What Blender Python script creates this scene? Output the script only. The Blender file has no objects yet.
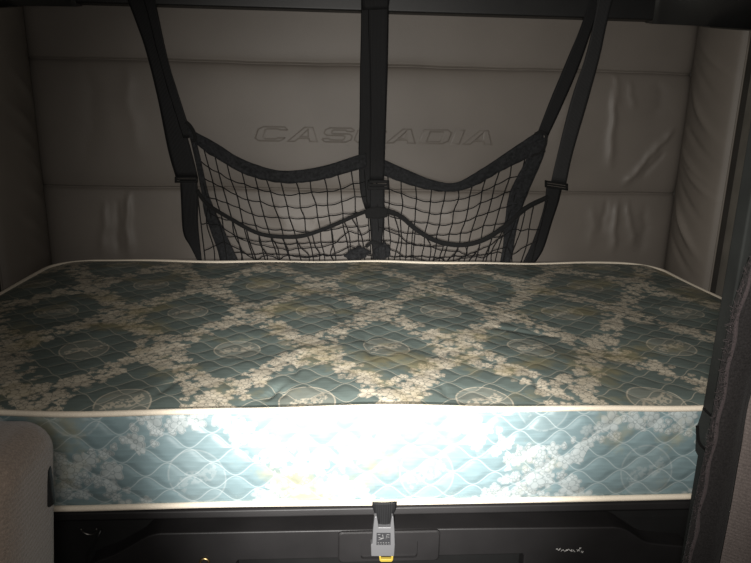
import bpy, bmesh, math, random
import numpy as np
from mathutils import Vector, Matrix, noise as mnoise
random.seed(7)
SC = bpy.context.scene
COL = SC.collection

# ------------------------------------------------------------------ measures
ZT = 0.80                      # height of the mattress top above the cab floor
YAW, PITCH, ROLL = 0.06479, 0.25951, 0.02061
CAMH, CAMD, FPX = 0.50168, 1.02437, 642.678
T, D = 0.1869, 1.1092          # mattress thickness, depth
X0, X1 = -0.8994, 1.1006
LS, LR, LOX, LOY = 0.3177, 0.25426, 0.1098, 0.2760   # trellis of the ticking
WALLY = D + 0.072
XL, XR = -0.980, 1.204

def camera_axes():
    F = Vector((math.sin(YAW)*math.cos(PITCH), math.cos(YAW)*math.cos(PITCH), -math.sin(PITCH)))
    R = Vector((math.cos(YAW), -math.sin(YAW), 0)); U = R.cross(F)
    R2 = math.cos(ROLL)*R + math.sin(ROLL)*U; U2 = -math.sin(ROLL)*R + math.cos(ROLL)*U
    return F, R2, U2
CF, CR, CU = camera_axes()
CPOS = Vector((0, -CAMD, ZT + CAMH))

def ray(x, y):
    return CR*((x-375.5)/FPX) - CU*((y-281.5)/FPX) + CF
def at(x, y, Y, slope=0.0):
    """point of the plane  y = Y + slope*(z-ZT)  seen at this place of the photograph"""
    v = ray(x, y)
    t = (Y + slope*(CPOS.z-ZT) - CPOS.y)/(v.y - slope*v.z)
    return CPOS + v*t
NETY, NETS = D + 0.041, -0.056
def net(x, y, off=0.0):
    return at(x, y, NETY - off, NETS)

# ------------------------------------------------------------------ objects
def tag(o, label=None, cat=None, group=None, kind=None):
    if label: o['label'] = label
    if cat: o['category'] = cat
    if group: o['group'] = group
    if kind: o['kind'] = kind
    return o
def empty(name, loc, label, cat, group=None):
    o = bpy.data.objects.new(name, None); COL.objects.link(o)
    o.location = loc; o.empty_display_size = .1
    return tag(o, label, cat, group)
def obj(name, bm, m, parent=None, smooth=True, bevel=0.0, seg=2, angle=35):
    bmesh.ops.recalc_face_normals(bm, faces=bm.faces[:])
    me = bpy.data.meshes.new(name); bm.to_mesh(me); bm.free()
    o = bpy.data.objects.new(name, me); COL.objects.link(o)
    me.materials.append(m)
    if smooth:
        me.polygons.foreach_set('use_smooth', [True]*len(me.polygons))
    if parent is not None:
        o.parent = parent
        base = Vector(parent.location); q = parent.parent
        while q is not None: base += Vector(q.location); q = q.parent
        me.transform(Matrix.Translation(-base))
    if bevel:
        b = o.modifiers.new('bevel', 'BEVEL'); b.width = bevel; b.segments = seg
        b.limit_method = 'ANGLE'; b.angle_limit = math.radians(angle); b.harden_normals = False
        w = o.modifiers.new('wn', 'WEIGHTED_NORMAL'); w.keep_sharp = False
    return o
def bbox(bm, x0, x1, y0, y1, z0, z1):
    v = [bm.verts.new(p) for p in ((x0,y0,z0),(x1,y0,z0),(x1,y1,z0),(x0,y1,z0),(x0,y0,z1),(x1,y0,z1),(x1,y1,z1),(x0,y1,z1))]
    for f in ((3,2,1,0),(4,5,6,7),(0,1,5,4),(1,2,6,5),(2,3,7,6),(3,0,4,7)):
        bm.faces.new([v[i] for i in f])
    return bm
def box(*a): return bbox(bmesh.new(), *a)
def prism(bm, pts, d):
    """polygon pts (3-D, planar) extruded by vector d"""
    d = Vector(d); a = [bm.verts.new(p) for p in pts]; b = [bm.verts.new(Vector(p)+d) for p in pts]
    n = len(pts)
    bm.faces.new(a); bm.faces.new(b[::-1])
    for i in range(n): bm.faces.new((a[i], b[i], b[(i+1)%n], a[(i+1)%n]))
    return bm
def tube(bm, pts, r, seg=6, closed=False, squash=None):
    pts = [Vector(p) for p in pts]; n = len(pts); rings = []; up = None
    for i, p in enumerate(pts):
        a = pts[(i-1) % n] if (closed or i > 0) else p
        b = pts[(i+1) % n] if (closed or i < n-1) else p
        t = (b-a)
        if t.length < 1e-9: t = Vector((0,0,1))
        t.normalize()
        if up is None:
            up = Vector((0,0,1)) if abs(t.z) < .9 else Vector((0,1,0))
        s = t.cross(up)
        if s.length < 1e-6: s = t.orthogonal()
        s.normalize(); up = s.cross(t).normalized()
        rr = r[i] if isinstance(r, (list, tuple)) else r
        rings.append([bm.verts.new(p + rr*(math.cos(q)*s + math.sin(q)*up)) for q in (2*math.pi*k/seg for k in range(seg))])
    for i in range(n if closed else n-1):
        A, B = rings[i], rings[(i+1) % n]
        for k in range(seg):
            bm.faces.new((A[k], A[(k+1) % seg], B[(k+1) % seg], B[k]))
    if not closed:
        bm.faces.new(rings[0][::-1]); bm.faces.new(rings[-1])
    return bm
def spline(P, n):
    """n+1 Catmull-Rom samples through the 2-D or 3-D control points"""
    P = [np.array(p, float) for p in P]
    if len(P) == 2: return [P[0]+(P[1]-P[0])*i/n for i in range(n+1)]
    L = [0]
    for a, b in zip(P, P[1:]): L.append(L[-1]+np.linalg.norm(b-a))
    Q = [2*P[0]-P[1]]+P+[2*P[-1]-P[-2]]; out = []
    for i in range(n+1):
        s = L[-1]*i/n; k = 0
        while k < len(P)-2 and s > L[k+1]: k += 1
        t = (s-L[k])/(L[k+1]-L[k]); p0, p1, p2, p3 = Q[k:k+4]
        out.append(.5*((2*p1)+(p2-p0)*t+(2*p0-5*p1+4*p2-p3)*t*t+(3*p1-p0-3*p2+p3)*t**3))
    return out
def grid_mesh(bm, V, uv=None, close_u=False):
    """V[i][j] points"""
    ly = bm.loops.layers.uv.verify() if uv else None
    vs = [[bm.verts.new(p) for p in row] for row in V]
    for i in range(len(V)-1):
        m = len(V[0])
        for j in range(m if close_u else m-1):
            ids = ((i,j),(i,(j+1)),(i+1,(j+1)),(i+1,j))
            f = bm.faces.new([vs[a][b % m] for a, b in ids])
            if uv:
                for l, (a, b) in zip(f.loops, ids): l[ly].uv = uv[a][b]
    return vs
def ribbon(bm, left, right, n=24, m=5, off=0.0, th=0.0024, ripple=0.0, seed=0, fn=net, belly=0.0):
    """flat woven band between two outlines, with a real thickness"""
    Lp, Rp = spline(left, n), spline(right, n)
    Fv, Bv, uv = [], [], []; s = 0; last = None
    for i in range(n+1):
        r1, r2, u = [], [], []
        c = fn(*((Lp[i]+Rp[i])/2), off)
        if last is not None: s += (c-last).length
        last = c
        wd = (fn(*Rp[i], off)-fn(*Lp[i], off)).length
        for j in range(m+1):
            q = Lp[i]+(Rp[i]-Lp[i])*j/m
            p = fn(q[0], q[1], off)
            o = ripple*mnoise.noise(Vector((seed+j*.8, i*.45, seed*1.7))) + belly*math.sin(math.pi*j/m)
            r1.append(p+Vector((0, -th/2-o, 0))); r2.append(p+Vector((0, th/2-o, 0))); u.append((wd*(j/m-.5), s))
        Fv.append(r1+r2[::-1]); uv.append(u+u[::-1]+[u[0]])
    vs = grid_mesh(bm, Fv, uv, close_u=True)
    bm.faces.new(vs[0]); bm.faces.new(vs[-1][::-1])
    return bm

# ------------------------------------------------------------------ node helper
class S:
    """thin wrapper that turns python arithmetic into math nodes"""
    def __init__(s, nt, sock): s.nt, s.s = nt, sock
    def _m(s, op, *o, clamp=False):
        n = s.nt.nodes.new('ShaderNodeMath'); n.operation = op; n.use_clamp = clamp
        for i, a in enumerate((s,)+o):
            if isinstance(a, S): s.nt.links.new(a.s, n.inputs[i])
            else: n.inputs[i].default_value = a
        return S(s.nt, n.outputs[0])
    def __add__(s, o): return s._m('ADD', o)
    __radd__ = __add__
    def __sub__(s, o): return s._m('SUBTRACT', o)
    def __rsub__(s, o): return (s*-1)+o
    def __mul__(s, o): return s._m('MULTIPLY', o)
    __rmul__ = __mul__
    def __truediv__(s, o): return s._m('DIVIDE', o)
    def sin(s): return s._m('SINE')
    def cos(s): return s._m('COSINE')
    def abs(s): return s._m('ABSOLUTE')
    def fract(s): return s._m('FRACT')
    def sqrt(s): return s._m('SQRT')
    def pow(s, e): return s._m('POWER', e)
    def exp(s): return s._m('EXPONENT')
    def min(s, o): return s._m('MINIMUM', o)
    def max(s, o): return s._m('MAXIMUM', o)
    def clamp(s): return s._m('ADD', 0.0, clamp=True)
    def atan2(s, o): return s._m('ARCTAN2', o)
    def below(s, edge, soft):           # 1 where s < edge
        return ((edge - s)/soft + .5).clamp()
    def above(s, edge, soft):
        return ((s - edge)/soft + .5).clamp()

class Mat:
    def __init__(s, name, rough=.6, spec=.4, metal=0.0):
        s.m = bpy.data.materials.new(name); s.m.use_nodes = True
        s.nt = s.m.node_tree; s.b = s.nt.nodes['Principled BSDF']
        s.b.inputs['Roughness'].default_value = rough
        s.b.inputs['Specular IOR Level'].default_value = spec
        s.b.inputs['Metallic'].default_value = metal
    def n(s, t): return s.nt.nodes.new(t)
    def coord(s, kind='Object'):
        return s.n('ShaderNodeTexCoord').outputs[kind]
    def uv(s):
        x = s.n('ShaderNodeSeparateXYZ'); s.nt.links.new(s.coord('UV'), x.inputs[0])
        return S(s.nt, x.outputs[0]), S(s.nt, x.outputs[1])
    def sep(s, sock):
        x = s.n('ShaderNodeSeparateXYZ'); s.nt.links.new(sock, x.inputs[0])
        return [S(s.nt, x.outputs[i]) for i in range(3)]
    def comb(s, x, y, z=0.0):
        c = s.n('ShaderNodeCombineXYZ')
        for i, a in enumerate((x, y, z)):
            if isinstance(a, S): s.nt.links.new(a.s, c.inputs[i])
            else: c.inputs[i].default_value = a
        return c.outputs[0]
    def noise(s, vec, scale, detail=3, rough=.5):
        n = s.n('ShaderNodeTexNoise'); n.inputs['Scale'].default_value = scale
        n.inputs['Detail'].default_value = detail; n.inputs['Roughness'].default_value = rough
        s.nt.links.new(vec, n.inputs['Vector']); return S(s.nt, n.outputs[0])
    def voronoi(s, vec, scale, rnd=1.0, feature='F1'):
        n = s.n('ShaderNodeTexVoronoi'); n.voronoi_dimensions = '2D'; n.feature = feature
        n.inputs['Scale'].default_value = scale; n.inputs['Randomness'].default_value = rnd
        s.nt.links.new(vec, n.inputs['Vector']); return n
    def mix(s, f, a, b):
        n = s.n('ShaderNodeMix'); n.data_type = 'RGBA'
        for i, v in ((0, f), (6, a), (7, b)):
            if isinstance(v, S): s.nt.links.new(v.s, n.inputs[i])
            elif hasattr(v, 'links'): s.nt.links.new(v, n.inputs[i])
            elif i == 0: n.inputs[i].default_value = v
            else: n.inputs[i].default_value = (*v, 1)
        return n.outputs[2]
    def color(s, c):
        if isinstance(c, tuple): s.b.inputs['Base Color'].default_value = (*c, 1)
        else: s.nt.links.new(c, s.b.inputs['Base Color'])
    def rough(s, v): s.nt.links.new(v.s, s.b.inputs['Roughness'])
    def bump(s, h, strength=.5, dist=.003):
        n = s.n('ShaderNodeBump'); n.inputs['Strength'].default_value = strength; n.inputs['Distance'].default_value = dist
        s.nt.links.new(h.s, n.inputs['Height']); s.nt.links.new(n.outputs[0], s.b.inputs['Normal'])

def plastic(name, c, rough=.5, grain=900, gs=.25, spec=.4, var=.25):
    M = Mat(name, rough, spec); co = M.coord()
    a = M.noise(co, grain, 2); b = M.noise(co, 9, 4)
    M.color(M.mix(b.above(.5, .5), tuple(x*(1-var) for x in c), tuple(x*(1+var) for x in c)))
    M.bump(a, gs, .0006); return M.m
def vinyl(name, c):
    M = Mat(name, .52, .35); co = M.coord()
    a = M.noise(co, 420, 3); b = M.noise(co, 5, 4); g = M.noise(co, 60, 2)
    k = M.mix(b.above(.5, .5), tuple(x*.88 for x in c), tuple(x*1.1 for x in c))
    k = M.mix((a*.5).clamp(), k, tuple(x*.75 for x in c)); M.color(k)
    M.bump(a + g*.4, .35, .0009); return M.m
def webbing(name, c, rib=.0042, rough=.62):
    M = Mat(name, rough, .18); u, v = M.uv(); co = M.coord()
    h = (u*(2*math.pi/rib)).sin()*.5+.5; w = (v*(2*math.pi/.0022)).sin()*.5+.5
    n = M.noise(co, 30, 3)
    k = M.mix(h, tuple(x*.7 for x in c), tuple(x*1.25 for x in c)); k = M.mix((n*.5).clamp(), k, tuple(x*.6 for x in c))
    M.color(k); M.bump(h+w*.35, .6, .0008); return M.m
def cloth(name, c, scale=700, var=.3, rough=.95, row=0.0, sheen=.05):
    M = Mat(name, rough, .1); co = M.coord()
    n = M.noise(co, scale, 3, .7); b = M.noise(co, 14, 3)
    x, y, z = M.sep(co)
    k = M.mix(n.above(.5, .35), tuple(q*(1-var) for q in c), tuple(q*(1+var) for q in c))
    k = M.mix((b*.4).clamp(), k, tuple(q*.7 for q in c))
    h = n
    if row:
        wv = ((z + x*.25 + M.noise(co, 60, 2)*.006)*(2*math.pi/row)).sin()*.5+.5
        k = M.mix(wv*.3, k, tuple(q*.7 for q in c)); h = n + wv*.35
    M.color(k); M.bump(h, .6, .0015)
    M.b.inputs['Sheen Weight'].default_value = sheen; M.b.inputs['Sheen Roughness'].default_value = .5
    return M.m

# ------------------------------------------------------------------ the mattress ticking
def ticking(name, teal, beige, pitch, wave, ox, oy, rise=0.0, contrast=1.0, relief=.002, ringw=.72, sx=LS, sy=2*LR, thr=.5):
    M = Mat(name, .42, .5)
    u, v = M.uv(); uvv = M.coord('UV')
    wob = M.noise(uvv, 7, 2)
    # distort a little so that the weave is not ruler-straight
    uu = u + (wob-.5)*.012; vv = v + (M.noise(M.comb(v+3.1, u), 6, 2)-.5)*.012
    base_vec = M.comb(uu, vv)
    def trellis(x, y):
        X = (x-ox)/sx; Y = (y-oy)/sy
        p = X+Y; q = X-Y
        dp = (p.fract()-.5).abs(); dq = (q.fract()-.5).abs()
        return dp, dq
    def band(x, y, w, wx):
        dp, dq = trellis(x, y)
        d = dp.min(dq); e = dp.max(dq)
        return (e.below(.2, .25)*wx + w) - d      # positive inside the floral band
    # --- layered flowers: every flower sits whole on the band or not at all
    def flowers(scale, R, petals, w, wx, rnd, keep, seed):
        vec = M.comb(uu+seed, vv+seed*.7)
        V = M.voronoi(vec, scale, rnd)
        px, py, _ = M.sep(V.outputs['Position'])
        cx, cy, cz = M.sep(V.outputs['Color'])
        inb = band(px-seed, py-seed*.7, w, wx).above(0.0, .01)*cx.below(keep, .01)
        lx = uu+seed-px; ly = vv+seed*.7-py
        r = (lx*lx+ly*ly).sqrt(); th = ly.atan2(lx)*(petals/2.0)+cy*6.28
        c = th.cos().abs()
        edge = (c*.42+.62)*R*(cz*.35+.75)
        fill = (r-edge).below(0.0, .0012)
        rim = (r-edge+.0016).abs().below(.0009, .0006)
        vein = c.below(.16, .12)*r.above(.003, .001)
        eye = (r-.0035).abs().below(.0008, .0006)
        dark = rim.max(vein).max(eye)*fill*inb
        return fill*inb, dark
    f1, d1 = flowers(25.0, .0200, 5, .072, .10, .8, .95, 0.0)
    f2, d2 = flowers(36.0, .0135, 5, .095, .10, .95, .78, 4.37)
    f3, d3 = flowers(58.0, .0095, 3, .120, .08, 1.0, .55, 9.11)
    fl = f3.max(f2).max(f1)
    dk = d3*(f1*-1+1)*(f2*-1+1); dk = dk.max(d2*(f1*-1+1)).max(d1)
    # --- oval medallions in the middle of the diamonds
    X = (uu-ox)/sx; Y = (vv-oy)/sy; p = X+Y; q = X-Y
    fp = (p+.5).fract()-.5; fq = (q+.5).fract()-.5
    mx = (fp+fq)*.5*sx; my = (fp-fq)*.5*sy
    rx = mx*.94+my*.34; ry = my*.94-mx*.34
    rr = ((rx/.048)*(rx/.048)+(ry/.054)*(ry/.054)).sqrt()
    ring = (rr-1.0).abs().below(.030, .03)*M.noise(uvv, 110, 1).above(.36, .1)
    sprig = (ry*.8 + (rx*90).sin()*.006 - rx*.25).abs().below(.011, .004)*rr.below(.82, .05)*M.noise(base_vec, 120, 2).above(.47, .06)
    haze = rr.below(1.0, .05)*.16
    # --- quilting: two mirrored families of waves
    k = 2*math.pi/wave; a = pitch*.46
    vr = v - rise*u
    s1 = ((u + (wob-.5)*.01)*k).sin()*a
    ev = ((vr - s1)/(2*pitch)+.5).fract()-.5
    od = ((vr + s1 - pitch)/(2*pitch)+.5).fract()-.5
    sl = ((u*k).cos()*(a*k)); sl = (sl*sl+1.0).sqrt()
    dist = ev.abs().min(od.abs())*(2*pitch)/sl
    thread = dist.below(.0008, .0006)
    puff = ((dist*dist)*(-1/(.0085**2))).exp()*-1+1
    # --- weave, wear and stains
    weave = M.noise(M.comb(u*.25, v), 900, 2)
    slub = M.noise(M.comb(u*.08, v), 160, 3)
    tone = M.noise(uvv, 4.5, 4, .6)
    col = M.mix(tone.above(.5, .4)*.5, teal, tuple(x*.72 for x in teal))
    col = M.mix((slub.above(.56, .2)*.22).clamp(), col, tuple(x*1.5 for x in teal))
    col = M.mix((fl*(.62+.3*contrast)*(M.noise(uvv, 260, 2)*.5+.72)).clamp(), col, beige)
    col = M.mix((ring.max(sprig)*ringw).max(haze*(ringw/.72)), col, beige)
    col = M.mix((dk*.62*contrast).clamp(), col, tuple(x*.42 for x in teal))
    col = M.mix(thread*thr, col, tuple(min(1, x*1.25) for x in beige))
    stain = M.noise(M.comb(u+5, v+2), 5.2, 5, .65).above(.59, .12)
    col = M.mix(stain*.42, col, (.34, .27, .11))
    M.color(col)
    M.rough((fl*.10 + weave*.14 + .36).clamp())
    M.bump(puff*1.0 + weave*.06 + slub*.10 + fl*.06, 1.0, relief)
    return M.m

# ------------------------------------------------------------------ materials
M_top   = ticking('damask_top', (.126, .158, .146), (.56, .50, .395), .034, .078, LOX, LOY, -.10, 1.0, .0009, .66, thr=.42)
M_side  = ticking('damask_border', (.165, .232, .248), (.37, .41, .41), .0270, .077, -.24, -.125, .0, .7, .0024, .34, .405, .27, .42)
M_tape  = cloth('cream_tape', (.74, .66, .54), 500, .12, .8)
M_wall  = vinyl('wall_vinyl', (.128, .112, .097))
M_bol   = vinyl('bolster_vinyl', (.150, .131, .112))
M_strap = webbing('strap_webbing', (.0075, .0075, .008))
M_strapg= webbing('strap_webbing_worn', (.020, .020, .0205))
M_hem   = cloth('hem_cloth', (.014, .0145, .0155), 120, .55, .7)
M_cord  = cloth('net_cord', (.006, .006, .006), 500, .3, .8)
M_elas  = cloth('elastic_cloth', (.011, .011, .011), 400, .3, .8)
M_black = plastic('black_plastic', (.009, .009, .009), .45)
M_base  = plastic('base_plastic', (.0115, .0108, .011), .48, 700, .3, .25)
M_cove  = plastic('cove_plastic', (.016, .016, .016), .40, 600, .25, 1.0)
M_dark  = plastic('recess_plastic', (.008, .008, .008), .65, 900, .25, .1)
M_panel = plastic('panel_plastic', (.026, .028, .027), .75, 600, .35, .15)
M_sidew = plastic('side_lining', (.060, .055, .048), .8, 500, .4, .2)
M_liner = plastic('liner_cloth', (.20, .185, .16), .9, 500, .4, .1)
M_roof  = plastic('roof_lining', (.10, .09, .08), .9, 300, .4, .1)
M_floor = plastic('floor_rubber', (.03, .03, .03), .8, 200, .5, .2)
M_seat  = cloth('seat_velour', (.132, .104, .084), 420, .32, .95, .0065, .2)
M_seatp = plastic('seat_plastic', (.008, .008, .008), .5)
M_cdark = cloth('curtain_band_cloth', (.017, .0155, .0155), 380, .5)
M_clite = cloth('curtain_cloth', (.125, .105, .098), 420, .35, .95, .006)
M_fray  = cloth('fray_thread', (.046, .037, .038), 700, .4)
M_buck  = plastic('buckle_grey', (.085, .085, .088), .38, 400, .12, .5, .06)
M_mark  = plastic('mark_dark', (.018, .018, .02), .6, 400, .1, .3, .1)
M_pale  = plastic('mark_pale', (.11, .11, .11), .6, 400, .1, .3, .1)
M_yell  = plastic('yellow_plastic', (.27, .20, .03), .4, 400, .1, .5, .08)
M_scuff = plastic('scuff_chalk', (.35, .34, .33), .9, 900, .5, .2, .3)
Mm = Mat('steel', .45, .5, 1.0); Mm.color((.20, .19, .18)); Mm.bump(Mm.noise(Mm.coord(), 200, 2), .1, .0005); M_steel = Mm.m
Mm = Mat('brass', .35, .5, 1.0); Mm.color((.45, .33, .16)); Mm.bump(Mm.noise(Mm.coord(), 200, 2), .1, .0005); M_brass = Mm.m

# ------------------------------------------------------------------ the cab shell
XWL, XWR, YF = XL-.05, XR+.05, -1.9
ZC = ZT+1.15
tag(obj('floor', box(XWL-.05, XWR+.05, YF, WALLY+.1, -.05, 0), M_floor, smooth=False), kind='structure')
tag(obj('ceiling', box(XWL-.05, XWR+.05, YF, WALLY+.1, ZC, ZC+.05), M_roof, smooth=False), kind='structure')
tag(obj('wall_front', box(XWL-.05, XWR+.05, YF-.05, YF, 0, ZC), M_sidew, smooth=False), kind='structure')
wl = tag(obj('wall_left', box(XWL-.05, XWL, YF, WALLY+.1, 0, ZC), M_sidew, smooth=False), kind='structure')
wr = tag(obj('wall_right', box(XWR, XWR+.05, YF, WALLY+.1, 0, ZC), M_sidew, smooth=False), kind='structure')

# upholstered rear wall: three padded rows, stitched seams, creases
SEAM1, SEAM2 = .643, .238
def smoothbump(d, w): return np.exp(-(d/w)**2)
def crease(X, Z, a, b, w, h):
    a, b = np.array(a), np.array(b); ab = b-a; L2 = ab@ab
    t = ((X-a[0])*ab[0]+(Z-a[1])*ab[1])/L2; tc = np.clip(t, 0, 1)
    L = math.sqrt(L2); wig = w*.5*np.sin(t*7+a[0]*30)*.5+w*.12*np.sin(t*17+a[1]*50)
    d = np.abs(((X-a[0])*ab[1]-(Z-a[1])*ab[0])/L-wig) + np.maximum(0, np.abs(t-.5)-.5)*L
    w = w*(.55+.75*np.clip(t, 0, 1))
    side = np.exp(-(d/w)**1.5)
    return h*side*np.clip(np.sin(np.pi*np.clip(t, 0, 1))*1.4+.12, 0, 1)
def px_wall(x, y):
    p = at(x, y, WALLY); return (p.x, p.z-ZT)
WRINK = [((614,72),(617,108),.010,.005),((612,88),(609,170),.012,.009),((628,80),(632,110),.010,.004),
         ((672,128),(646,158),.010,.009),((650,152),(622,186),.010,.009),((664,150),(640,178),.008,-.005),
         ((616,200),(611,252),.011,.009),((626,200),(632,246),.011,.007),((606,198),(600,235),.012,-.005),
         ((645,205),(640,255),.02,-.005),((592,205),(590,250),.02,.004),
         ((106,200),(104,256),.014,.006),((128,190),(130,258),.012,.009),((117,200),(119,255),.010,-.006),
         ((128,60),(138,160),.03,.004),((90,60),(92,170),.04,-.003),
         ((330,215),(300,235),.03,.005),((440,215),(480,225),.03,.005),((280,200),(290,250),.04,.006),
         ((560,80),(565,180),.05,.004),((660,80),(655,120),.03,-.004)]
xs = np.linspace(XL, XR, 300)
zs = [-.25]
while zs[-1] < .86:
    d = min(abs(zs[-1]-s) for s in (SEAM1, SEAM2, .80))
    zs.append(zs[-1] + (.0018 if d < .014 else .007))
zs = np.array(zs); Xg, Zg = np.meshgrid(xs, zs)
Hh = np.zeros_like(Xg)
for s in (SEAM1, SEAM2):
    wv = s + .0012*np.sin(Xg*9+s*20) + .0006*np.sin(Xg*31)
    d = Zg-wv
    Hh -= .0075*np.exp(-np.abs(d)/.004) + .012*np.exp(-np.abs(d)/.035)
    Hh += .0012*np.exp(-((d-.0065)/.0022)**2)
Hh += .004*np.sin(Xg*3.1+.4)*np.cos(Zg*6)
for a, b, w, h in WRINK: Hh += crease(Xg, Zg, px_wall(*a), px_wall(*b), w, h)
for xe in (XL, XR): Hh -= .022*np.exp(-np.abs(Xg-xe)/.018)
bm = bmesh.new()
grid_mesh(bm, [[Vector((x, WALLY-h-.012, ZT+z)) for x, h in zip(xs, row)] for z, row in zip(zs, Hh)])
wb = obj('wall_back', bm, M_wall); tag(wb, kind='structure')
bm = bmesh.new(); bbox(bm, XWL-.05, XWR+.05, WALLY+.03, WALLY+.1, 0, ZC)
obj('backing_panel', bm, M_sidew, wb, smooth=False)

# raised lettering in the vinyl: wide slanted capitals
GL = {  # closed outlines on a 0..1 wide, 0..1 tall box
 'C': [[(1,.72),(1,.80),(.86,1),(.16,1),(0,.82),(0,.18),(.16,0),(.86,0),(1,.2),(1,.30),(.72,.30),(.72,.25),(.66,.22),(.34,.22),(.28,.28),(.28,.72),(.34,.78),(.66,.78),(.72,.75),(.72,.72)]],
 'A': [[(0,0),(.40,1),(.68,1),(1,0),(.72,0),(.66,.20),(.36,.20),(.28,0)]],
 'S': [[(1,.70),(1,.82),(.86,1),(.14,1),(0,.85),(0,.58),(.14,.42),(.68,.42),(.72,.38),(.72,.26),(.68,.22),(.30,.22),(.27,.30),(0,.30),(0,.18),(.14,0),(.86,0),(1,.16),(1,.46),(.86,.62),(.32,.62),(.28,.66),(.28,.74),(.32,.78),(.70,.78),(.73,.70)]],
 'D': [[(0,0),(0,1),(.82,1),(1,.80),(1,.20),(.82,0)]],
 'I': [[(0,0),(0,1),(1,1),(1,0)]]}
HOLE = {'A': [(.42,.40),(.54,.74),(.60,.40)], 'D': [(.28,.22),(.28,.78),(.68,.78),(.72,.72),(.72,.28),(.68,.22)]}
def letter(bm, ch, x, z, w, h, sh, y0, y1):
    f = lambda q: (x+q[0]*w+q[1]*sh, z+q[1]*h)
    out = [f(q) for q in GL[ch][0]]; hole = [f(q) for q in HOLE[ch]] if ch in HOLE else None
    def ring(P, y): return [bm.verts.new((a, y, b)) for a, b in P]
    # raised rim (piping-like welt) round each outline plus a lower pad inside it
    for P, sgn in ((out, 1), (hole, -1)):
        if not P: continue
        area = sum(P[i][0]*P[(i+1) % len(P)][1]-P[(i+1) % len(P)][0]*P[i][1] for i in range(len(P)))
        A = ring(P, y1); n = len(P); Ins = []
        for i in range(n):
            a, b, c = np.array(P[i-1]), np.array(P[i]), np.array(P[(i+1) % n])
            d1 = (b-a)/np.linalg.norm(b-a); d2 = (c-b)/np.linalg.norm(c-b)
            n1 = np.array((-d1[1], d1[0])); n2 = np.array((-d2[1], d2[0])); m = n1+n2; L = np.linalg.norm(m)
            m = m/L if L > 1e-6 else n1
            k = (1 if area > 0 else -1)*sgn
            Ins.append(b+m*k*.0045/max(.45, abs(m@n1)))
        B = ring(P, y0); I = ring([tuple(q) for q in Ins], y0-.0016); J = ring([tuple(q) for q in Ins], y1)
        for i in range(n):
            j = (i+1) % n
            bm.faces.new((A[i], B[i], B[j], A[j])); bm.faces.new((B[i], I[i], I[j], B[j])); bm.faces.new((I[i], J[i], J[j], I[j]))
bm = bmesh.new()
def wz(x, y): return at(x, y, WALLY)
pL = wz(254, 142); pR = wz(497, 147); top = wz(300, 121)
LH = .050; zb = pL.z+.003
words = list('CASCADIA'); wd = [1, 1.05, 1, 1, 1.05, 1, .34, 1.05]; gap = .07
tot = sum(wd)+gap*7; uw = (pR.x-pL.x-.018)/tot; x = pL.x
wob = lambda x, z: float(np.interp(x, xs, Hh[np.argmin(abs(zs-(z-ZT)))]))
for ch, w in zip(words, wd):
    yb = WALLY-.012-wob(x+w*uw/2, zb+LH/2)
    letter(bm, ch, x, zb, w*uw, LH, .018, yb-.0034, yb+.006); x += (w+gap)*uw
obj('raised_lettering', bm, M_wall, wb, smooth=False, bevel=.0008)

# padded corner bolsters, children of the side walls
def ztop(y): return .795-.05*(WALLY-y)/.3
def bolster(parent, xc, y0, y1, sgn, folds):
    n = 34; nz = 130; V = []
    for i in range(nz+1):
        z0_ = -.3; row = []
        for j in range(n+1):
            t = j/n
            y = y1+(y0-y1)*t
            z = z0_ + (ztop(y) - z0_)*i/nz
            bul = .055*(math.sin(math.pi*min(max(t, 0.0), 1.0))**.55)
            x = xc + sgn*bul
            fo = sum(h*math.exp(-((t-(t0+sl*(z-z0)))/w)**2)*math.exp(-((z-z0)/zl)**2) for (t0, z0, sl, w, zl, h) in folds)
            fo += .0025*mnoise.noise(Vector((t*3, z*7, xc)))
            row.append(Vector((x+sgn*fo*math.sin(math.pi*t), y-fo*.4*math.sin(math.pi*t), ZT+z)))
        V.append(row)
    bm = bmesh.new(); grid_mesh(bm, V)
    o = obj('corner_bolster', bm, M_bol, parent)
    bm = bmesh.new(); tube(bm, [(xc+sgn*.004, y0-.004, ZT-.3+(ztop(y0)+.3)*k/20) for k in range(21)], .0035, 6)
    obj('welt', bm, M_bol, o)
rf = []
for k in range(11):
    z0 = .05+.062*k; rf.append((.58+.12*math.sin(k*2.1), z0, -4.6+1.4*math.sin(k), .055, .055, (.011 if k % 3 else -.007)*(1.0 if k < 7 else .6)))
bolster(wr, XR+.003, .905, WALLY-.005, -1, rf)
lf = [(.45+.1*math.sin(k*1.7), .06+.08*k, 4.5, .10, .05, .006) for k in range(7)]
bolster(wl, XL-.003, .865, WALLY-.005, 1, lf)
# plain padded liner in front of the bolsters
for par, xc, sg, yy in ((wr, XR+.02, -1, .90), (wl, XL-.02, 1, .855)):
    bm = bmesh.new()
    V = [[Vector((xc - sg*.0 + sg*(.012*math.sin(math.pi*min(1, k/6))), yy-k*.04, ZT+z)) for k in range(0, 24)] for z in np.linspace(-.3, .74, 12)]
    grid_mesh(bm, V); obj('liner_panel', bm, M_liner, par)

# overhead rail the net hangs from
def railpt(x, y): return at(x, y, D-.062)
zb = (at(160, 8.5, WALLY-.02).z + at(600, 19, WALLY-.02).z)/2
bm = box(XL-.04, XR+.04, D+.006, WALLY+.02, zb, ZC)
tr = tag(obj('trim_1', bm, M_black, bevel=.006, smooth=False), kind='structure')

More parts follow.
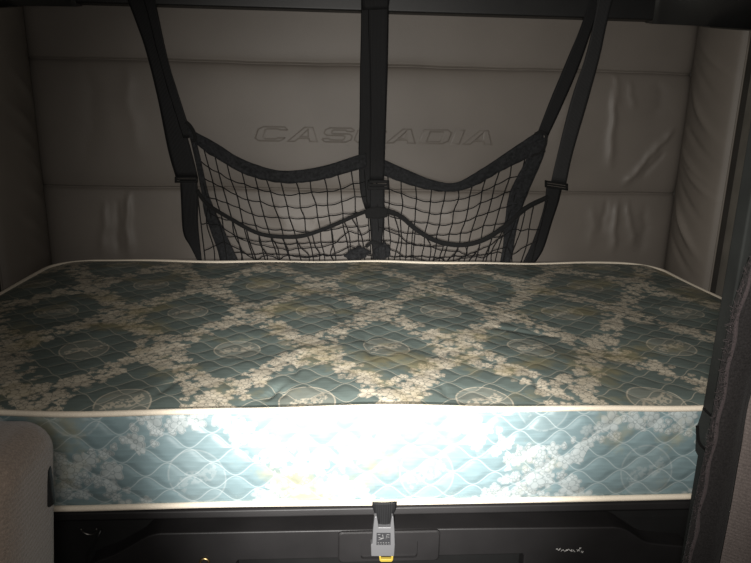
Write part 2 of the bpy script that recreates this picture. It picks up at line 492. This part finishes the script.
# coved corner pieces closing the rail onto the side walls
for n_, (xw, sg) in enumerate(((XWR, -1), (XWL, 1))):
    R = .20; yb_ = D+.006; xi = xw+sg*.045
    cx, cy = xi+sg*R, yb_-R
    arc = [(cx-sg*R*math.sin(a), cy+R*math.cos(a)) for a in (math.pi/2*k/16 for k in range(17))]
    poly = [(cx, yb_+.004)]+arc+[(xi, .55), (xw-sg*.02, .55), (xw-sg*.02, WALLY), (cx, WALLY)]
    bm = bmesh.new()
    lo = [bm.verts.new((x, y, ZT+ztop(max(y, .72))+(.004 if y > .9 else 0))) for x, y in poly]; hi = [bm.verts.new((x, y, ZC)) for x, y in poly]
    for k in range(len(poly)): bm.faces.new((lo[k], lo[(k+1) % len(poly)], hi[(k+1) % len(poly)], hi[k]))
    bm.faces.new(lo); bm.faces.new(hi[::-1])
    tag(obj('trim_%d' % (n_+3), bm, M_cove, smooth=True), kind='structure')

# ------------------------------------------------------------------ mattress
mat = empty('mattress', (0.1, D/2, ZT-T), 'thin teal damask mattress with cream floral trellis and cream piping, lying on the bunk', 'mattress')
RC = .125
def outline(n_arc=14, step=.02, grow=0.0):
    """counter-clockwise from front-left, points and arc length so that the front run carries s = x"""
    P = []
    def arc(cx, cy, a0):
        for k in range(n_arc+1):
            a = a0+math.pi/2*k/n_arc; P.append((cx+(RC+grow)*math.cos(a), cy+(RC+grow)*math.sin(a)))
    def run(a, b):
        n = max(2, int(math.dist(a, b)/step))
        for k in range(1, n): P.append((a[0]+(b[0]-a[0])*k/n, a[1]+(b[1]-a[1])*k/n))
    g = grow
    run((X0+RC, -g), (X1-RC, -g)); arc(X1-RC, RC, -math.pi/2)
    run((X1+g, RC), (X1+g, D-RC)); arc(X1-RC, D-RC, 0)
    run((X1-RC, D+g), (X0+RC, D+g)); arc(X0+RC, D-RC, math.pi/2)
    run((X0-g, D-RC), (X0-g, RC)); arc(X0+RC, RC, math.pi)
    return P
def sag(x, y): return .0022*math.sin(x*7+1)+.0015*math.sin(x*17+y*5)
O = outline(); arcs = [O[0][0]]
for a, b in zip(O, O[1:]): arcs.append(arcs[-1]+math.dist(a, b))
# border: slightly bulged band
NZ = 14; V = []; UV = []
nrm = []
for i in range(len(O)):
    a, b = O[i-1], O[(i+1) % len(O)]; t = (b[0]-a[0], b[1]-a[1]); L = math.hypot(*t); nrm.append((t[1]/L, -t[0]/L))
for k in range(NZ+1):
    q = k/NZ; row = []; ur = []
    for (x, y), (nx, ny), s in zip(O, nrm, arcs):
        bl = .010*math.sin(math.pi*q)**.7 + .003*mnoise.noise(Vector((s*6, q*3, 2)))*math.sin(math.pi*q) - .0005
        z = ZT - T + T*q + sag(x, y)*q
        row.append(Vector((x+nx*bl, y+ny*bl, z))); ur.append((s, -T+T*q))
    V.append(row); UV.append(ur+[(arcs[-1]+.02, ur[0][1])])
bm = bmesh.new(); grid_mesh(bm, V, UV, close_u=True)
obj('border_panel', bm, M_side, mat)
# top panel: crowned, lumpy, with a few drag creases near the front edge
def top_h(x, y):
    e = min(y, D-y, x-X0, X1-x); e = max(e, 0)
    crown = .008*(1-math.exp(-e/.05))
    lump = .0045*mnoise.noise(Vector((x*5, y*6, .3))) + .0022*mnoise.noise(Vector((x*16, y*13, 4.3)))
    lump *= min(1, e/.05)
    cr = 0
    for (a, b, w, h) in CREASES:
        ab = b-a; t = max(0, min(1, ((x-a.x)*ab.x+(y-a.y)*ab.y)/(ab.x**2+ab.y**2)))
        d = math.hypot(x-a.x-t*ab.x, y-a.y-t*ab.y); cr -= h*math.exp(-(d/w)**2)*math.sin(math.pi*min(1, max(.05, t)))
    return crown+lump+cr+sag(x, y)
def topz(x, y):
    v = ray(x, y); t = (ZT-CPOS.z)/v.z; return CPOS+v*t
CREASES = [(topz(264, 403), topz(283, 386), .006, .007), (topz(292, 384), topz(302, 357), .005, .006), (topz(278, 401), topz(288, 391), .005, .005),
           (topz(365, 335), topz(372, 368), .005, .004), (topz(525, 372), topz(548, 402), .005, .005), (topz(440, 385), topz(450, 402), .005, .004),
           (topz(480, 330), topz(560, 338), .012, .004), (topz(180, 380), topz(150, 402), .008, .005), (topz(330, 300), topz(345, 330), .01, .004)]
rows = []; UVr = []; NX, NY = 330, 170
for j in range(NY+1):
    y = D*j/NY
    if y < RC: ins = RC-math.sqrt(max(0, RC*RC-(RC-y)**2))
    elif y > D-RC: ins = RC-math.sqrt(max(0, RC*RC-(y-D+RC)**2))
    else: ins = 0
    xa, xb = X0+ins, X1-ins
    r = []
    for i in range(NX+1):
        x = xa+(xb-xa)*i/NX
        e = min(i, NX-i, j, NY-j)
        r.append(Vector((x, y, ZT+(top_h(x, y) if e else sag(x, y)))))
    rows.append(r); UVr.append([(p.x, p.y) for p in r])
bm = bmesh.new(); grid_mesh(bm, rows, UVr)
obj('top_panel', bm, M_top, mat)
bm = bmesh.new(); f = bm.faces.new([bm.verts.new((x, y, ZT-T+.001)) for x, y in O]); obj('bottom_panel', bm, M_side, mat, smooth=False)
for zoff, nm in ((0.0, 1), (-T, 2)):
    O2 = outline(grow=.0035); bm = bmesh.new()
    tube(bm, [Vector((x+.0012*math.sin(i*.31), y+.0012*math.sin(i*.23+nm), ZT+zoff+(sag(x, y) if nm == 1 else .003)+.0012*math.sin(i*.17+nm))) for i, (x, y) in enumerate(O2)], .0056, 8, True)
    obj('piping', bm, M_tape, mat)

# ------------------------------------------------------------------ bunk base
ZB = ZT-T-.0072
base = empty('bunk_base', (.1, .05, 0), 'black plastic storage base under the mattress with a stepped front and flush door', 'bunk base')
obj('carcass', box(X0+.02, X1-.02, .045, D, 0, ZB-.024), M_dark, base, smooth=False)
zl0, zl1 = ZT-.192, ZT-.2135
# lip: a rolled ledge running along the front
prof = [(D, ZB), (.004, ZB), (-.002, ZB-.004), (-.004, zl1+.004), (.0, zl1), (.02, zl1-.002), (.045, zl1-.002), (D, zl1-.002)]
bm = bmesh.new(); prism(bm, [(X0+.01, y, z) for y, z in prof], (X1-X0-.02, 0, 0)); obj('front_ledge', bm, M_base, base, smooth=False, bevel=.0015)
def F(x, y, Y=-.01): return at(x, y, Y)
shL = [(88,566),(98,561),(112,556),(126,548.5),(140,540.5),(150,535.5),(160,533.6)]
shR = [(614,527.3),(624,529),(633,534),(642,540),(652,543.5),(690,547)]
up = spline(shL, 14)+[np.array((330,530.5)), np.array((460,528.7))]+spline(shR, 14)
P = [F(*q) for q in up]; zlow = .10
zg = F(380, 557.5).z; xa, xb = F(236, 558).x, F(524, 556).x
P += [Vector((P[-1].x, -.01, zlow)), Vector((P[0].x, -.01, zlow))]
P2 = P[:-2]+[Vector((P[-2].x, -.01, zlow)), Vector((xb, -.01, zlow)), Vector((xb, -.01, zg-.004)), Vector((xb-.004, -.01, zg)), Vector((xa+.004, -.01, zg)), Vector((xa, -.01, zg-.004)), Vector((xa, -.01, zlow)), Vector((P[-1].x, -.01, zlow))]
bm = bmesh.new(); prism(bm, P2, (0, .054, 0)); door = obj('door', bm, M_base, base, smooth=False, bevel=.003, seg=3, angle=50)
obj('handle_recess', box(xa-.01, xb+.01, .018, .05, zlow, zg+.01), M_dark, base, smooth=False)
# sloped shelf in front of the recess behind the door's top edge
bm = bmesh.new(); zd = F(380, 529.8).z
prism(bm, [(X0+.03, .030, 0.02), (X0+.03, .030, zd-.012), (X0+.03, .044, zd-.006), (X0+.03, .046, 0.02)], (X1-X0-.06, 0, 0)); obj('toe_panel', bm, M_black, base, smooth=False)
# latch plate with its pocket, set flush in the door
def rrect(x0, x1, z0, z1, r, n=5):
    o = []
    for cx, cz, a0 in ((x1-r, z1-r, 0), (x0+r, z1-r, math.pi/2), (x0+r, z0+r, math.pi), (x1-r, z0+r, 1.5*math.pi)):
        for k in range(n+1):
            a = a0+math.pi/2*k/n; o.append((cx+r*math.cos(a), cz+r*math.sin(a)))
    return o
a, b = F(338, 532, -.014), F(439, 560, -.014); c, d = F(361, 540, -.014), F(417, 557, -.014)
bm = bmesh.new()
ro = rrect(a.x, b.x, b.z, a.z-.001, .008); ri = rrect(c.x, d.x, d.z, c.z, .006)
L0 = [bm.verts.new((x, -.004, z)) for x, z in ro]; L1 = [bm.verts.new((x, -.0135, z)) for x, z in ro]
L2 = [bm.verts.new(((x-(a.x+b.x)/2)*.97+(a.x+b.x)/2, -.016, (z-(a.z+b.z)/2)*.93+(a.z+b.z)/2)) for x, z in ro]
L3 = [bm.verts.new((x, -.016, z)) for x, z in ri]; L4 = [bm.verts.new((x, -.003, z)) for x, z in ri]
n = len(ro)
for A, B in ((L0, L1), (L1, L2), (L2, L3), (L3, L4)):
    for i in range(n): bm.faces.new((A[i], A[(i+1) % n], B[(i+1) % n], B[i]))
bm.faces.new(L4)
obj('latch_plate', bm, M_base, door, smooth=False)
# scuff, screw, tie-down eye
bm = bmesh.new(); random.seed(3)
for x0_, y0_, ln in ((556, 549.5, 5), (561, 550.5, 6), (566, 550, 6), (571, 551, 4), (577, 550.5, 3), (581, 552, 2.5), (579, 548.5, 2)):
    tube(bm, [F(x0_+ln*k/5, y0_+1.1*math.sin(k*1.9+x0_), -.0102) for k in range(6)], .0007, 5)
obj('scuff_mark', bm, M_scuff, door)
def torus(bm, c, R, r, ax, n=24, seg=7, a0=0, a1=2*math.pi):
    u, w = ax; full = abs(a1-a0-2*math.pi) < 1e-6
    pts = [Vector(c)+R*(math.cos(t)*Vector(u)+math.sin(t)*Vector(w)) for t in (a0+(a1-a0)*k/(n if full else n-1) for k in range(n))]
    return tube(bm, pts, r, seg, closed=full)
c = F(204.5, 562.5, -.012); bm = bmesh.new(); torus(bm, c, .008, .0022, ((1,0,0),(0,0,1))); obj('screw_collar', bm, M_brass, door)
c = F(89, 529.5, .020); bm = bmesh.new(); torus(bm, c, .0135, .0016, ((1,0,0),(0,-.25,.97)), 26, 7, math.pi*.95, math.pi*2.05)
obj('tie_ring', bm, M_steel, base)
bm = bmesh.new(); tube(bm, [F(101, 530, .02), F(98, 537, .017), F(93, 546, .017), F(87, 554, .018), F(86, 563, .02), F(88, 575, .026)], .0022, 6); obj('pull_cord', bm, M_black, base)

# ------------------------------------------------------------------ hold-down strap with buckle
hs = empty('hold_down_strap', (F(384, 530).x, -.02, F(384, 530).z), 'short black strap with a light grey buckle hanging over the latch below the mattress edge', 'strap')
def fr(x, y, off): return at(x, y, -.008-off)
bm = bmesh.new(); ribbon(bm, [(372,502.5),(372.5,507),(375,514),(378,521),(378,527)], [(397,502),(396.5,507),(393.5,514),(390.5,521),(390.5,527)], 16, 6, .010, .003, .0, 1, fr, .002)
obj('strap', bm, M_strap, hs)
BO = [(374.5,517),(377,516.5),(378.2,524),(378.6,527.5),(390.2,527.5),(390.6,524),(391.8,516.5),(393.6,517),(394.6,530),(395,545),(394.2,556.5),(371.2,556.5),(370.8,545),(372.2,544),(373,530)]
bm = bmesh.new(); prism(bm, [at(x, y, -.030) for x, y in BO], (0, .016, 0)); bk = obj('buckle', bm, M_buck, hs, smooth=False, bevel=.0016, seg=3)
LB = [(376.6,533),(390.6,533),(390.6,545),(376.4,545)]
bm = bmesh.new(); prism(bm, [at(x, y, -.0305) for x, y in LB], (0, .002, 0)); lb = obj('label', bm, M_mark, bk, smooth=False)
bm = bmesh.new()
def stroke(pts, r): tube(bm, [at(x, y, -.0308) for x, y in pts], r, 4)
stroke([(377.6,534.6),(380.5,534.4)], .0008); stroke([(382.5,534.6),(383.4,537.8),(381.2,538.4),(378.6,537.2)], .0009)
stroke([(378,540),(381,539.2),(384,538)], .0007); stroke([(386.6,534.6),(389.6,534.8)], .0008); stroke([(387,537),(389.6,537.2)], .0006); stroke([(385.8,540),(386.6,535.5)], .0005)
for k in range(5): stroke([(377.6+2.6*k,542.9),(378.9+2.6*k,542.5)], .0008); stroke([(378.2+2.6*k,544.2),(379.2+2.6*k,544.1)], .0006)
obj('label_print', bm, M_pale, bk)
bm = bmesh.new(); prism(bm, [at(x, y, -.024) for x, y in ((379,556),(381,556),(381.4,559.2),(391,559.2),(391.4,556),(393.4,556),(393,560.5),(391.5,562),(381,562),(379.6,560.8))], (0, .007, 0)); obj('release_tab', bm, M_yell, hs, smooth=False, bevel=.0008)

# ------------------------------------------------------------------ cargo net
cn = empty('cargo_net', (.12, NETY, ZT), 'black webbing and cord net hung across the rear wall from three buckled straps', 'cargo net')
def strap(left, right, off, m=M_strap, n=30, **k):
    bm = bmesh.new(); ribbon(bm, left, right, n, 6, off, **k); return obj('strap', bm, m, cn)
def buckle(par, x0, y0, x1, y1, off, tilt=0.0):
    bm = bmesh.new(); ym = (y0+y1)/2
    for (ya, yb) in ((y0, y0+(y1-y0)*.3), (y1-(y1-y0)*.3, y1), (ym-(y1-y0)*.12, ym+(y1-y0)*.12)):
        prism(bm, [net(x0, ya, off), net(x1, ya+tilt, off), net(x1, yb+tilt, off), net(x0, yb, off)], (0, -.007, 0))
    for (xa, xb) in ((x0, x0+2.2), (x1-2.2, x1)):
        t = lambda q: (q-x0)/(x1-x0)*tilt
        prism(bm, [net(xa, y0+t(xa), off), net(xb, y0+t(xb), off), net(xb, y1+t(xb), off), net(xa, y1+t(xa), off)], (0, -.007, 0))
    return obj('buckle', bm, M_dark, par, smooth=False, bevel=.0015)
# left pair of straps
sA = strap([(112,-40),(137,25),(147,55),(158,100),(168,150),(176,178)], [(134,-40),(152,25),(164,55),(177,100),(191,150),(198,178)], .004)
strap([(130,-40),(146,9),(158,55),(168,90),(177,118),(183,138)], [(148,-40),(157,9),(168,60),(177,90),(188,124),(193,138)], .010)
buckle(sA, 175, 176.5, 198, 182.5, .008)
strap([(180,180),(181,200),(183,232),(190,246),(198,262),(199,268)], [(197,180),(198,200),(198,222),(199.5,240),(202,262),(203,268)], .006, n=20)
# middle pair
strap([(361,-40),(361,20),(360,70),(359.5,120),(358.5,150),(360,190),(365,209)], [(376,-40),(376,20),(375,70),(374,120),(373,160),(373,190),(374,209)], .006)
sM = strap([(366,-40),(368,20),(369.5,70),(370,120),(369.5,182)], [(389.5,-40),(388.5,20),(387.5,70),(386,120),(384,182)], .012, M_strap)
bm = bmesh.new(); ribbon(bm, [(361,-40),(361.5,-8),(361.5,2),(362.5,10)], [(390,-40),(389.5,-8),(389.5,1),(388,9)], 10, 6, .020, .004, .004, 5); obj('strap_fold', bm, M_strap, cn)
buckle(sM, 367.5, 180, 389, 189.5, .015)
strap([(369.5,184),(370,205),(370.5,222),(372,244),(372,268)], [(384.5,184),(384.5,205),(384,222),(382,244),(382,268)], .013, n=20)
# right pair
strap([(601,-40),(583,20),(566,62),(551,98),(537,134)], [(616,-40),(595,20),(579,66),(562,106),(548,136)], .006)
sR = strap([(604,-40),(594,20),(585,58),(571,100),(557,156),(551,182)], [(623,-40),(607.5,20),(600,55),(588,100),(573,152),(566,184)], .012, M_strapg)
buckle(sR, 544.5, 180, 567.5, 187, .015, 3.5)
strap([(546.5,186),(544,206),(537,230),(528,252),(520,268)], [(562,188),(558,204),(552,222),(543,250),(531,268)], .008, n=20)
# hems, edge bands, elastic
def hem(left, right, name, m, off, n=60, rip=.006, sd=1, th=.0045):
    bm = bmesh.new(); ribbon(bm, left, right, n, 6, off, th, rip, sd); return obj(name, bm, m, cn)
HLu = [(187,126),(190,129),(216,143),(240,158),(271,169),(292.5,170.5),(323,166),(358,155),(366,153)]
HLl = [(190,138),(196,144),(216,158),(247,175),(283,183),(300,182.5),(320,180),(360,169),(367,166)]
HRu = [(378,157),(385,160),(410,171),(433,180),(456,182.5),(483,168),(516,146),(535,133.5),(543,132)]
HRl = [(377,172),(385,176),(417,187),(446.5,191.5),(460,190.5),(475,185.5),(500,171.5),(530,157),(545,152)]
hem(HLu, HLl, 'hem_band', M_hem, .010); hem(HRu, HRl, 'hem_band', M_hem, .010, sd=4)
hem([(189,134),(195,160),(201,190),(204,211),(211,232),(222,262),(226,268)], [(196,140),(202,165),(208,192),(216,213),(225,232),(239,262),(244,268)], 'edge_band', M_hem, .013, 40, .004, 7, .003)
hem([(533,142),(526,160),(510,192),(505,222),(503,245),(499,268)], [(548,136),(542,160),(527,195),(518,222),(513,250),(509,268)], 'edge_band', M_hem, .013, 40, .004, 9, .003)
def band(pts, w, name, m, off, sd):
    c = spline(pts, 50); Lp, Rp = [], []
    for i, p in enumerate(c):
        a, b = c[max(0, i-1)], c[min(50, i+1)]; t = (b-a)/np.linalg.norm(b-a); nn = np.array((-t[1], t[0]))
        Lp.append(p-nn*w/2); Rp.append(p+nn*w/2)
    bm = bmesh.new(); ribbon(bm, Lp[::2], Rp[::2], 60, 5, off, .004, .002, sd, belly=.002); return obj(name, bm, m, cn)
EL = [(197,190),(207,204),(231,219),(256,232.5),(277,236.5),(302,236),(329,227),(354,216),(369,210)]
ER = [(383,209),(400,216),(417,230),(436.5,241),(460,245),(483,240),(506,225.5),(526,208),(548,197)]
band(EL, 3.8, 'elastic_band', M_elas, .018, 2); band(ER, 4.6, 'elastic_band', M_elas, .018, 6)
bm = bmesh.new(); ribbon(bm, [(364,210),(371,207.5),(380,207),(388,209.5)], [(366,218),(372,218.5),(380,218.5),(387,217)], 12, 5, .021, .004, .002, 3); obj('elastic_joint', bm, M_elas, cn)
# bunched webbing at the foot of the middle strap
def lobe(cx, cy, rx, ry, rot, sd):
    bm = bmesh.new(); c = net(cx, cy, .020); s = (net(cx+1, cy, .02)-c).length
    bmesh.ops.create_icosphere(bm, subdivisions=4, radius=1)
    for v in bm.verts:
        p = v.co.copy(); q = 1+.26*mnoise.noise(p*2.1+Vector((sd, 0, 0)))+.12*math.sin(p.x*9+sd+p.z*4)
        x, z = p.x*rx*q*s, p.z*ry*q*s
        v.co = Vector((c.x+x*math.cos(rot)-z*math.sin(rot), c.y+p.y*.016*q, c.z+x*math.sin(rot)+z*math.cos(rot)))
    return bm
obj('knot', lobe(357, 254, 12, 6.5, .35, 1), M_hem, cn); obj('knot', lobe(382, 252, 7.5, 9.5, -.3, 5), M_hem, cn)
bm = bmesh.new(); tube(bm, [net(x, y, .02) for x, y in spline([(366,247),(372,242),(378,244),(381,252),(377,262),(372,266)], 20)], .006, 7); obj('knot', bm, M_elas, cn)
# D-shaped ring loop on the right corner
bm = bmesh.new(); tube(bm, [net(x, y, .020) for x, y in spline([(535,134),(541,131.5),(546,136),(545,146),(540,153),(534,155),(531,157)], 24)], .0045, 7); obj('corner_loop', bm, M_elas, cn)
bm = bmesh.new(); tube(bm, [net(x, y, .018) for x, y in spline([(186,122),(190,126),(194,133),(195,140),(191,141)], 16)], .006, 7); obj('corner_loop', bm, M_elas, cn)

def cordnet(top, bot, nu, nv, off, seed, jit, r, vmax=1.0, vmin=0.0, parent=cn, puff=.02):
    rng = random.Random(seed); tp, bt = spline(top, 80), spline(bot, 80)
    def P(u, v):
        k = min(max(u, 0), 1)*80; i = min(int(k), 79); f = k-i
        a = tp[i]*(1-f)+tp[i+1]*f; b = bt[i]*(1-f)+bt[i+1]*f
        return a*(1-v)+b*v
    N = {}
    for i in range(nu+1):
        for j in range(nv+1):
            u = i/nu + (rng.uniform(-jit, jit)/nu if 0 < i < nu else 0); v = vmin+(vmax-vmin)*j/nv + (rng.uniform(-jit, jit)/nv if 0 < j < nv else 0)
            N[i, j] = (u, v)
    bm = bmesh.new()
    def cord(keys):
        pts = []
        C = spline([N[k] for k in keys], 4*(len(keys)-1))
        for k, c in enumerate(C):
            q = P(c[0], c[1]); sagx = .5*math.sin(k*math.pi/4)
            pts.append(net(q[0], q[1]+(.8*abs(math.sin(k*math.pi/4)) if keys[0][1] == keys[-1][1] else 0), off+puff*math.sin(math.pi*min(1, max(0, c[1])))*.5+.0012*math.sin(k*1.3)))
        tube(bm, pts, r, 5)
    for i in range(0, nu+1): cord([(i, j) for j in range(nv+1)])
    for j in range(nv+1): cord([(i, j) for i in range(nu+1)])
    # small knots where the cords cross
    for (i, j), (u, v) in N.items():
        if 0 < i < nu and 0 < j < nv:
            q = P(u, v); c = net(q[0], q[1]+.4, off+puff*math.sin(math.pi*min(1, max(0, v)))*.5)
            bmesh.ops.create_icosphere(bm, subdivisions=1, radius=r*1.45, matrix=Matrix.Translation(c))
    return obj('netting', bm, M_cord, parent)
cordnet([(194,140),(206,151),(216,157),(247,174),(283,182),(320,179),(345,172),(364,166)], [(222,268),(240,268),(262,268),(290,268),(312,268),(335,268),(355,268),(372,268)], 13, 7, .004, 11, .10, .0019)
cordnet(EL[:], [(206,268),(225,268),(250,268),(275,268),(295,268),(315,268),(335,268),(355,268),(374,268)], 13, 3, .014, 23, .36, .0019, puff=.012)
cordnet([(376,171),(385,175),(417,186),(446,190.5),(475,184.5),(500,170.5),(530,156),(538,153)], [(380,268),(396,268),(418,268),(440,268),(460,268),(478,268),(492,268),(503,271)], 12, 7, .004, 31, .10, .0019)
cordnet([(384,212),(400,217),(417,231),(436.5,242),(460,246),(483,241),(506,226),(526,209),(548,198)], [(383,268),(398,268),(415,268),(435,268),(455,268),(475,268),(495,268),(512,268),(530,268)], 14, 3, .014, 41, .36, .0019, puff=.012)

# ------------------------------------------------------------------ seat back, left foreground
YS = -.30
c1 = at(50, 500, YS-.04); ct = at(25, 431, YS-.05)
seat = empty('seat', (-.56, YS-.1, 0), 'grey-brown velour seat seen from behind, at the lower left beside the bunk', 'seat')
xr_, zt_ = c1.x, ct.z; xl_ = xr_-.46
V = []; R = .036
bm = bmesh.new(); layers = []
for y, k in ((0, .90), (-.008, .955), (-.022, .99), (-.04, 1.0), (-.10, 1.0), (-.125, .985), (-.14, .93)):
    dx = (1-k)*.20
    layers.append([Vector((min(max(x, xl_+dx), xr_-dx) if True else x, YS+.0+y, min(z, zt_-dx*1.0))) for x, z in rrect(xl_+dx, xr_-dx, .42, zt_-dx, R*1.0, 9)])
for row in layers:
    for p in row: p.x -= (c1.z-p.z)*-.10*0 + (zt_-p.z)*.10 - .008
vs = grid_mesh(bm, layers, close_u=True); bm.faces.new(vs[0]); bm.faces.new(vs[-1][::-1])
o = obj('backrest', bm, M_seat, seat)
a, b = at(52.5, 467, YS-.05), at(52.5, 507, YS-.05)
xk = at(53.8, 487, YS-.034).x; bm = box(xk-.05, xk, YS-.044, YS-.030, at(50, 507, YS-.04).z, at(50, 467, YS-.04).z); obj('recline_knob', bm, M_dark, seat, smooth=False, bevel=.005, seg=3)
obj('seat_cushion', box(xl_, xr_, YS-.58, YS-.05, .30, .45), M_seat, seat, smooth=False, bevel=.03, seg=4)
obj('pedestal', box(xl_+.08, xr_-.08, YS-.46, YS-.12, 0, .305), M_seatp, seat, smooth=False, bevel=.01)

# ------------------------------------------------------------------ right-hand end panel and curtain
YP = -.045
def PP(x, y): return at(x, y, YP+.035)
xe = PP(702, 405).x
zs_ = [ZT-.8, PP(690,500).z, PP(696,455).z, PP(697.5,450).z, PP(697,427).z, PP(702,415).z, PP(703,405).z, PP(721,298).z, ZC-.01]
xs_ = [xe+.006, xe+.006, xe+.006, xe-.0005, xe-.0055, xe-.001, xe+.001, xe+.002, xe+.002]
pp = [Vector((x, YP, z)) for x, z in zip(xs_, zs_)]+[Vector((XWR-.002, YP, ZC-.01)), Vector((XWR-.002, YP, ZT-.8))]
bm = bmesh.new(); prism(bm, pp, (0, .035, 0))
ep = obj('trim_2', bm, M_panel, smooth=False, bevel=.004, seg=3); tag(ep, kind='structure')
def slot(pts, w):
    bm = bmesh.new(); c = spline(pts, 14)
    Lp, Rp = [], []
    for i, p in enumerate(c):
        a, b = c[max(0, i-1)], c[min(14, i+1)]; t = (b-a)/np.linalg.norm(b-a); nn = np.array((-t[1], t[0])); Lp.append(p-nn*w/2); Rp.append(p+nn*w/2)
    ribbon(bm, Lp, Rp, 14, 2, .0008, .0016, 0, 0, lambda x, y, o: at(x, y, YP-o)); return obj('slot', bm, M_dark, ep, smooth=False)
slot([(703.5,408),(707,412),(712.5,416.5)], 2.6); slot([(697.3,425.5),(697.6,436),(700,444),(707,451.5)], 2.6)

YC = -.20
cur = empty('curtain', (.70, YC, 0), 'dark privacy curtain with a frayed edge bunched at the right of the bunk', 'curtain')
edge = [(757,235),(751,256),(742,282),(734,306),(725,350),(716,400),(706,450),(695,505),(684,562),(676,610)]
inner = [(800,235),(795,256),(787,282),(780,306),(770,345),(750,398),(741,450),(731,505),(720,565),(711,610)]
E3 = [at(x, y, YC) for x, y in edge]; I3 = [at(x, y, YC+.006) for x, y in inner]
E3 = [E3[0]+Vector((.035, 0, .62))]+E3+[Vector((E3[-1].x-.012, YC, .03))]
I3 = [I3[0]+Vector((.035, 0, .62))]+I3+[Vector((I3[-1].x-.012, YC, .03))]
e = [Vector(p) for p in spline(E3, 160)]; ii = [Vector(p) for p in spline(I3, 160)]
def sheet(A, B, n, fold, sd, th=.004):
    Fv = []
    for i in range(len(A)):
        r1, r2 = [], []
        for j in range(n+1):
            t = j/n; p = A[i].lerp(B[i], t); y = fold(t, p.z)+.003*mnoise.noise(Vector((t*4+sd, p.z*9, sd)))
            r1.append(p+Vector((0, y, 0))); r2.append(p+Vector((0, y+th, 0)))
        Fv.append(r1+r2[::-1])
    bm = bmesh.new(); vs = grid_mesh(bm, Fv, close_u=True); bm.faces.new(vs[0]); bm.faces.new(vs[-1][::-1]); return bm
hemc = obj('hem', sheet(e, ii, 10, lambda t, z: -.008*math.sin(math.pi*t), 2), M_cdark, cur)
far = [Vector((p.x+.42, YC+.03, p.z)) for p in ii]
obj('fabric', sheet(ii, far, 60, lambda t, z: -.030*math.sin(t*math.pi*5)*min(1, t*4)-.004*math.sin(math.pi*min(1, t*8)), 5), M_clite, cur)
# rolled seam with torn threads
bm = bmesh.new(); rng = random.Random(5)
tube(bm, [p+Vector((.006+.0015*math.sin(k*.9), -.006, 0)) for k, p in enumerate(e)], [.0028+.0014*mnoise.noise(Vector((k*.35, 0, 0))) for k in range(len(e))], 8)
obj('seam_roll', bm, M_fray, hemc)
bm = bmesh.new()
for k in range(700):
    t = rng.uniform(.22, .93); p = e[int(t*160)]
    s = Vector((rng.uniform(-.004, .006), -.008, rng.uniform(-.004, .004)))
    L = rng.uniform(.003, .008)*(1.3 if t < .55 else .8); a = rng.uniform(.4, 3.6)
    d = Vector((-abs(math.cos(a))*L, -rng.uniform(0, .5)*L, math.sin(a)*L)); q = Vector((rng.uniform(-1, 1), 0, rng.uniform(-1, 1)))*L*.5
    tube(bm, [p+s, p+s+d*.5+q*.5, p+s+d+q], [.0007, .0006, .0003], 4)
tag(obj('frayed_threads', bm, M_fray, hemc), kind='stuff')

# ------------------------------------------------------------------ light: the photographer's torch and added fill lamps at the camera
def spot(name, loc, aim, watts, angle, blend, size, col):
    l = bpy.data.lights.new(name, 'SPOT'); l.energy = watts; l.spot_size = math.radians(angle); l.spot_blend = blend; l.shadow_soft_size = size; l.color = col
    o = bpy.data.objects.new(name, l); COL.objects.link(o); o.location = loc
    o.rotation_euler = (Vector(aim)-Vector(loc)).to_track_quat('-Z', 'Y').to_euler(); return o
spot('torch_beam', (-.01, -1.03, ZT+.24), (.062, 0, ZT-.085), 205, 44, 1.0, .02, (1, .98, .95))
spot('wall_fill', (-.03, -1.03, ZT+.52), (.38, 1.0, ZT+.08), 98, 75, 1.0, .03, (1, .96, .90))  # fill spot added at the camera to lift rear wall and mattress top
cl = bpy.data.lights.new('camera_fill', 'POINT'); cl.energy = 18; cl.shadow_soft_size = .05; cl.color = (1, .95, .89)  # point fill added at the camera to brighten seat, bolsters and mattress front
clo = bpy.data.objects.new('camera_fill', cl); COL.objects.link(clo); clo.location = (.0, -1.06, ZT+.52)
w = bpy.data.worlds.new('cab'); SC.world = w; w.use_nodes = True
w.node_tree.nodes['Background'].inputs[0].default_value = (.9, .95, 1, 1); w.node_tree.nodes['Background'].inputs[1].default_value = .02

# ------------------------------------------------------------------ camera
cam = bpy.data.cameras.new('camera'); co = bpy.data.objects.new('camera', cam); COL.objects.link(co)
cam.sensor_fit = 'HORIZONTAL'; cam.sensor_width = 36; cam.lens = FPX/751*36; cam.clip_start = .02
R3 = Matrix((CR, CU, -CF)).transposed(); co.matrix_world = Matrix.Translation(CPOS) @ R3.to_4x4()
SC.camera = co
SC.view_settings.view_transform = 'Standard'; SC.view_settings.look = 'None'; SC.view_settings.exposure = 0; SC.view_settings.gamma = 1
SC.view_settings.use_curve_mapping = False
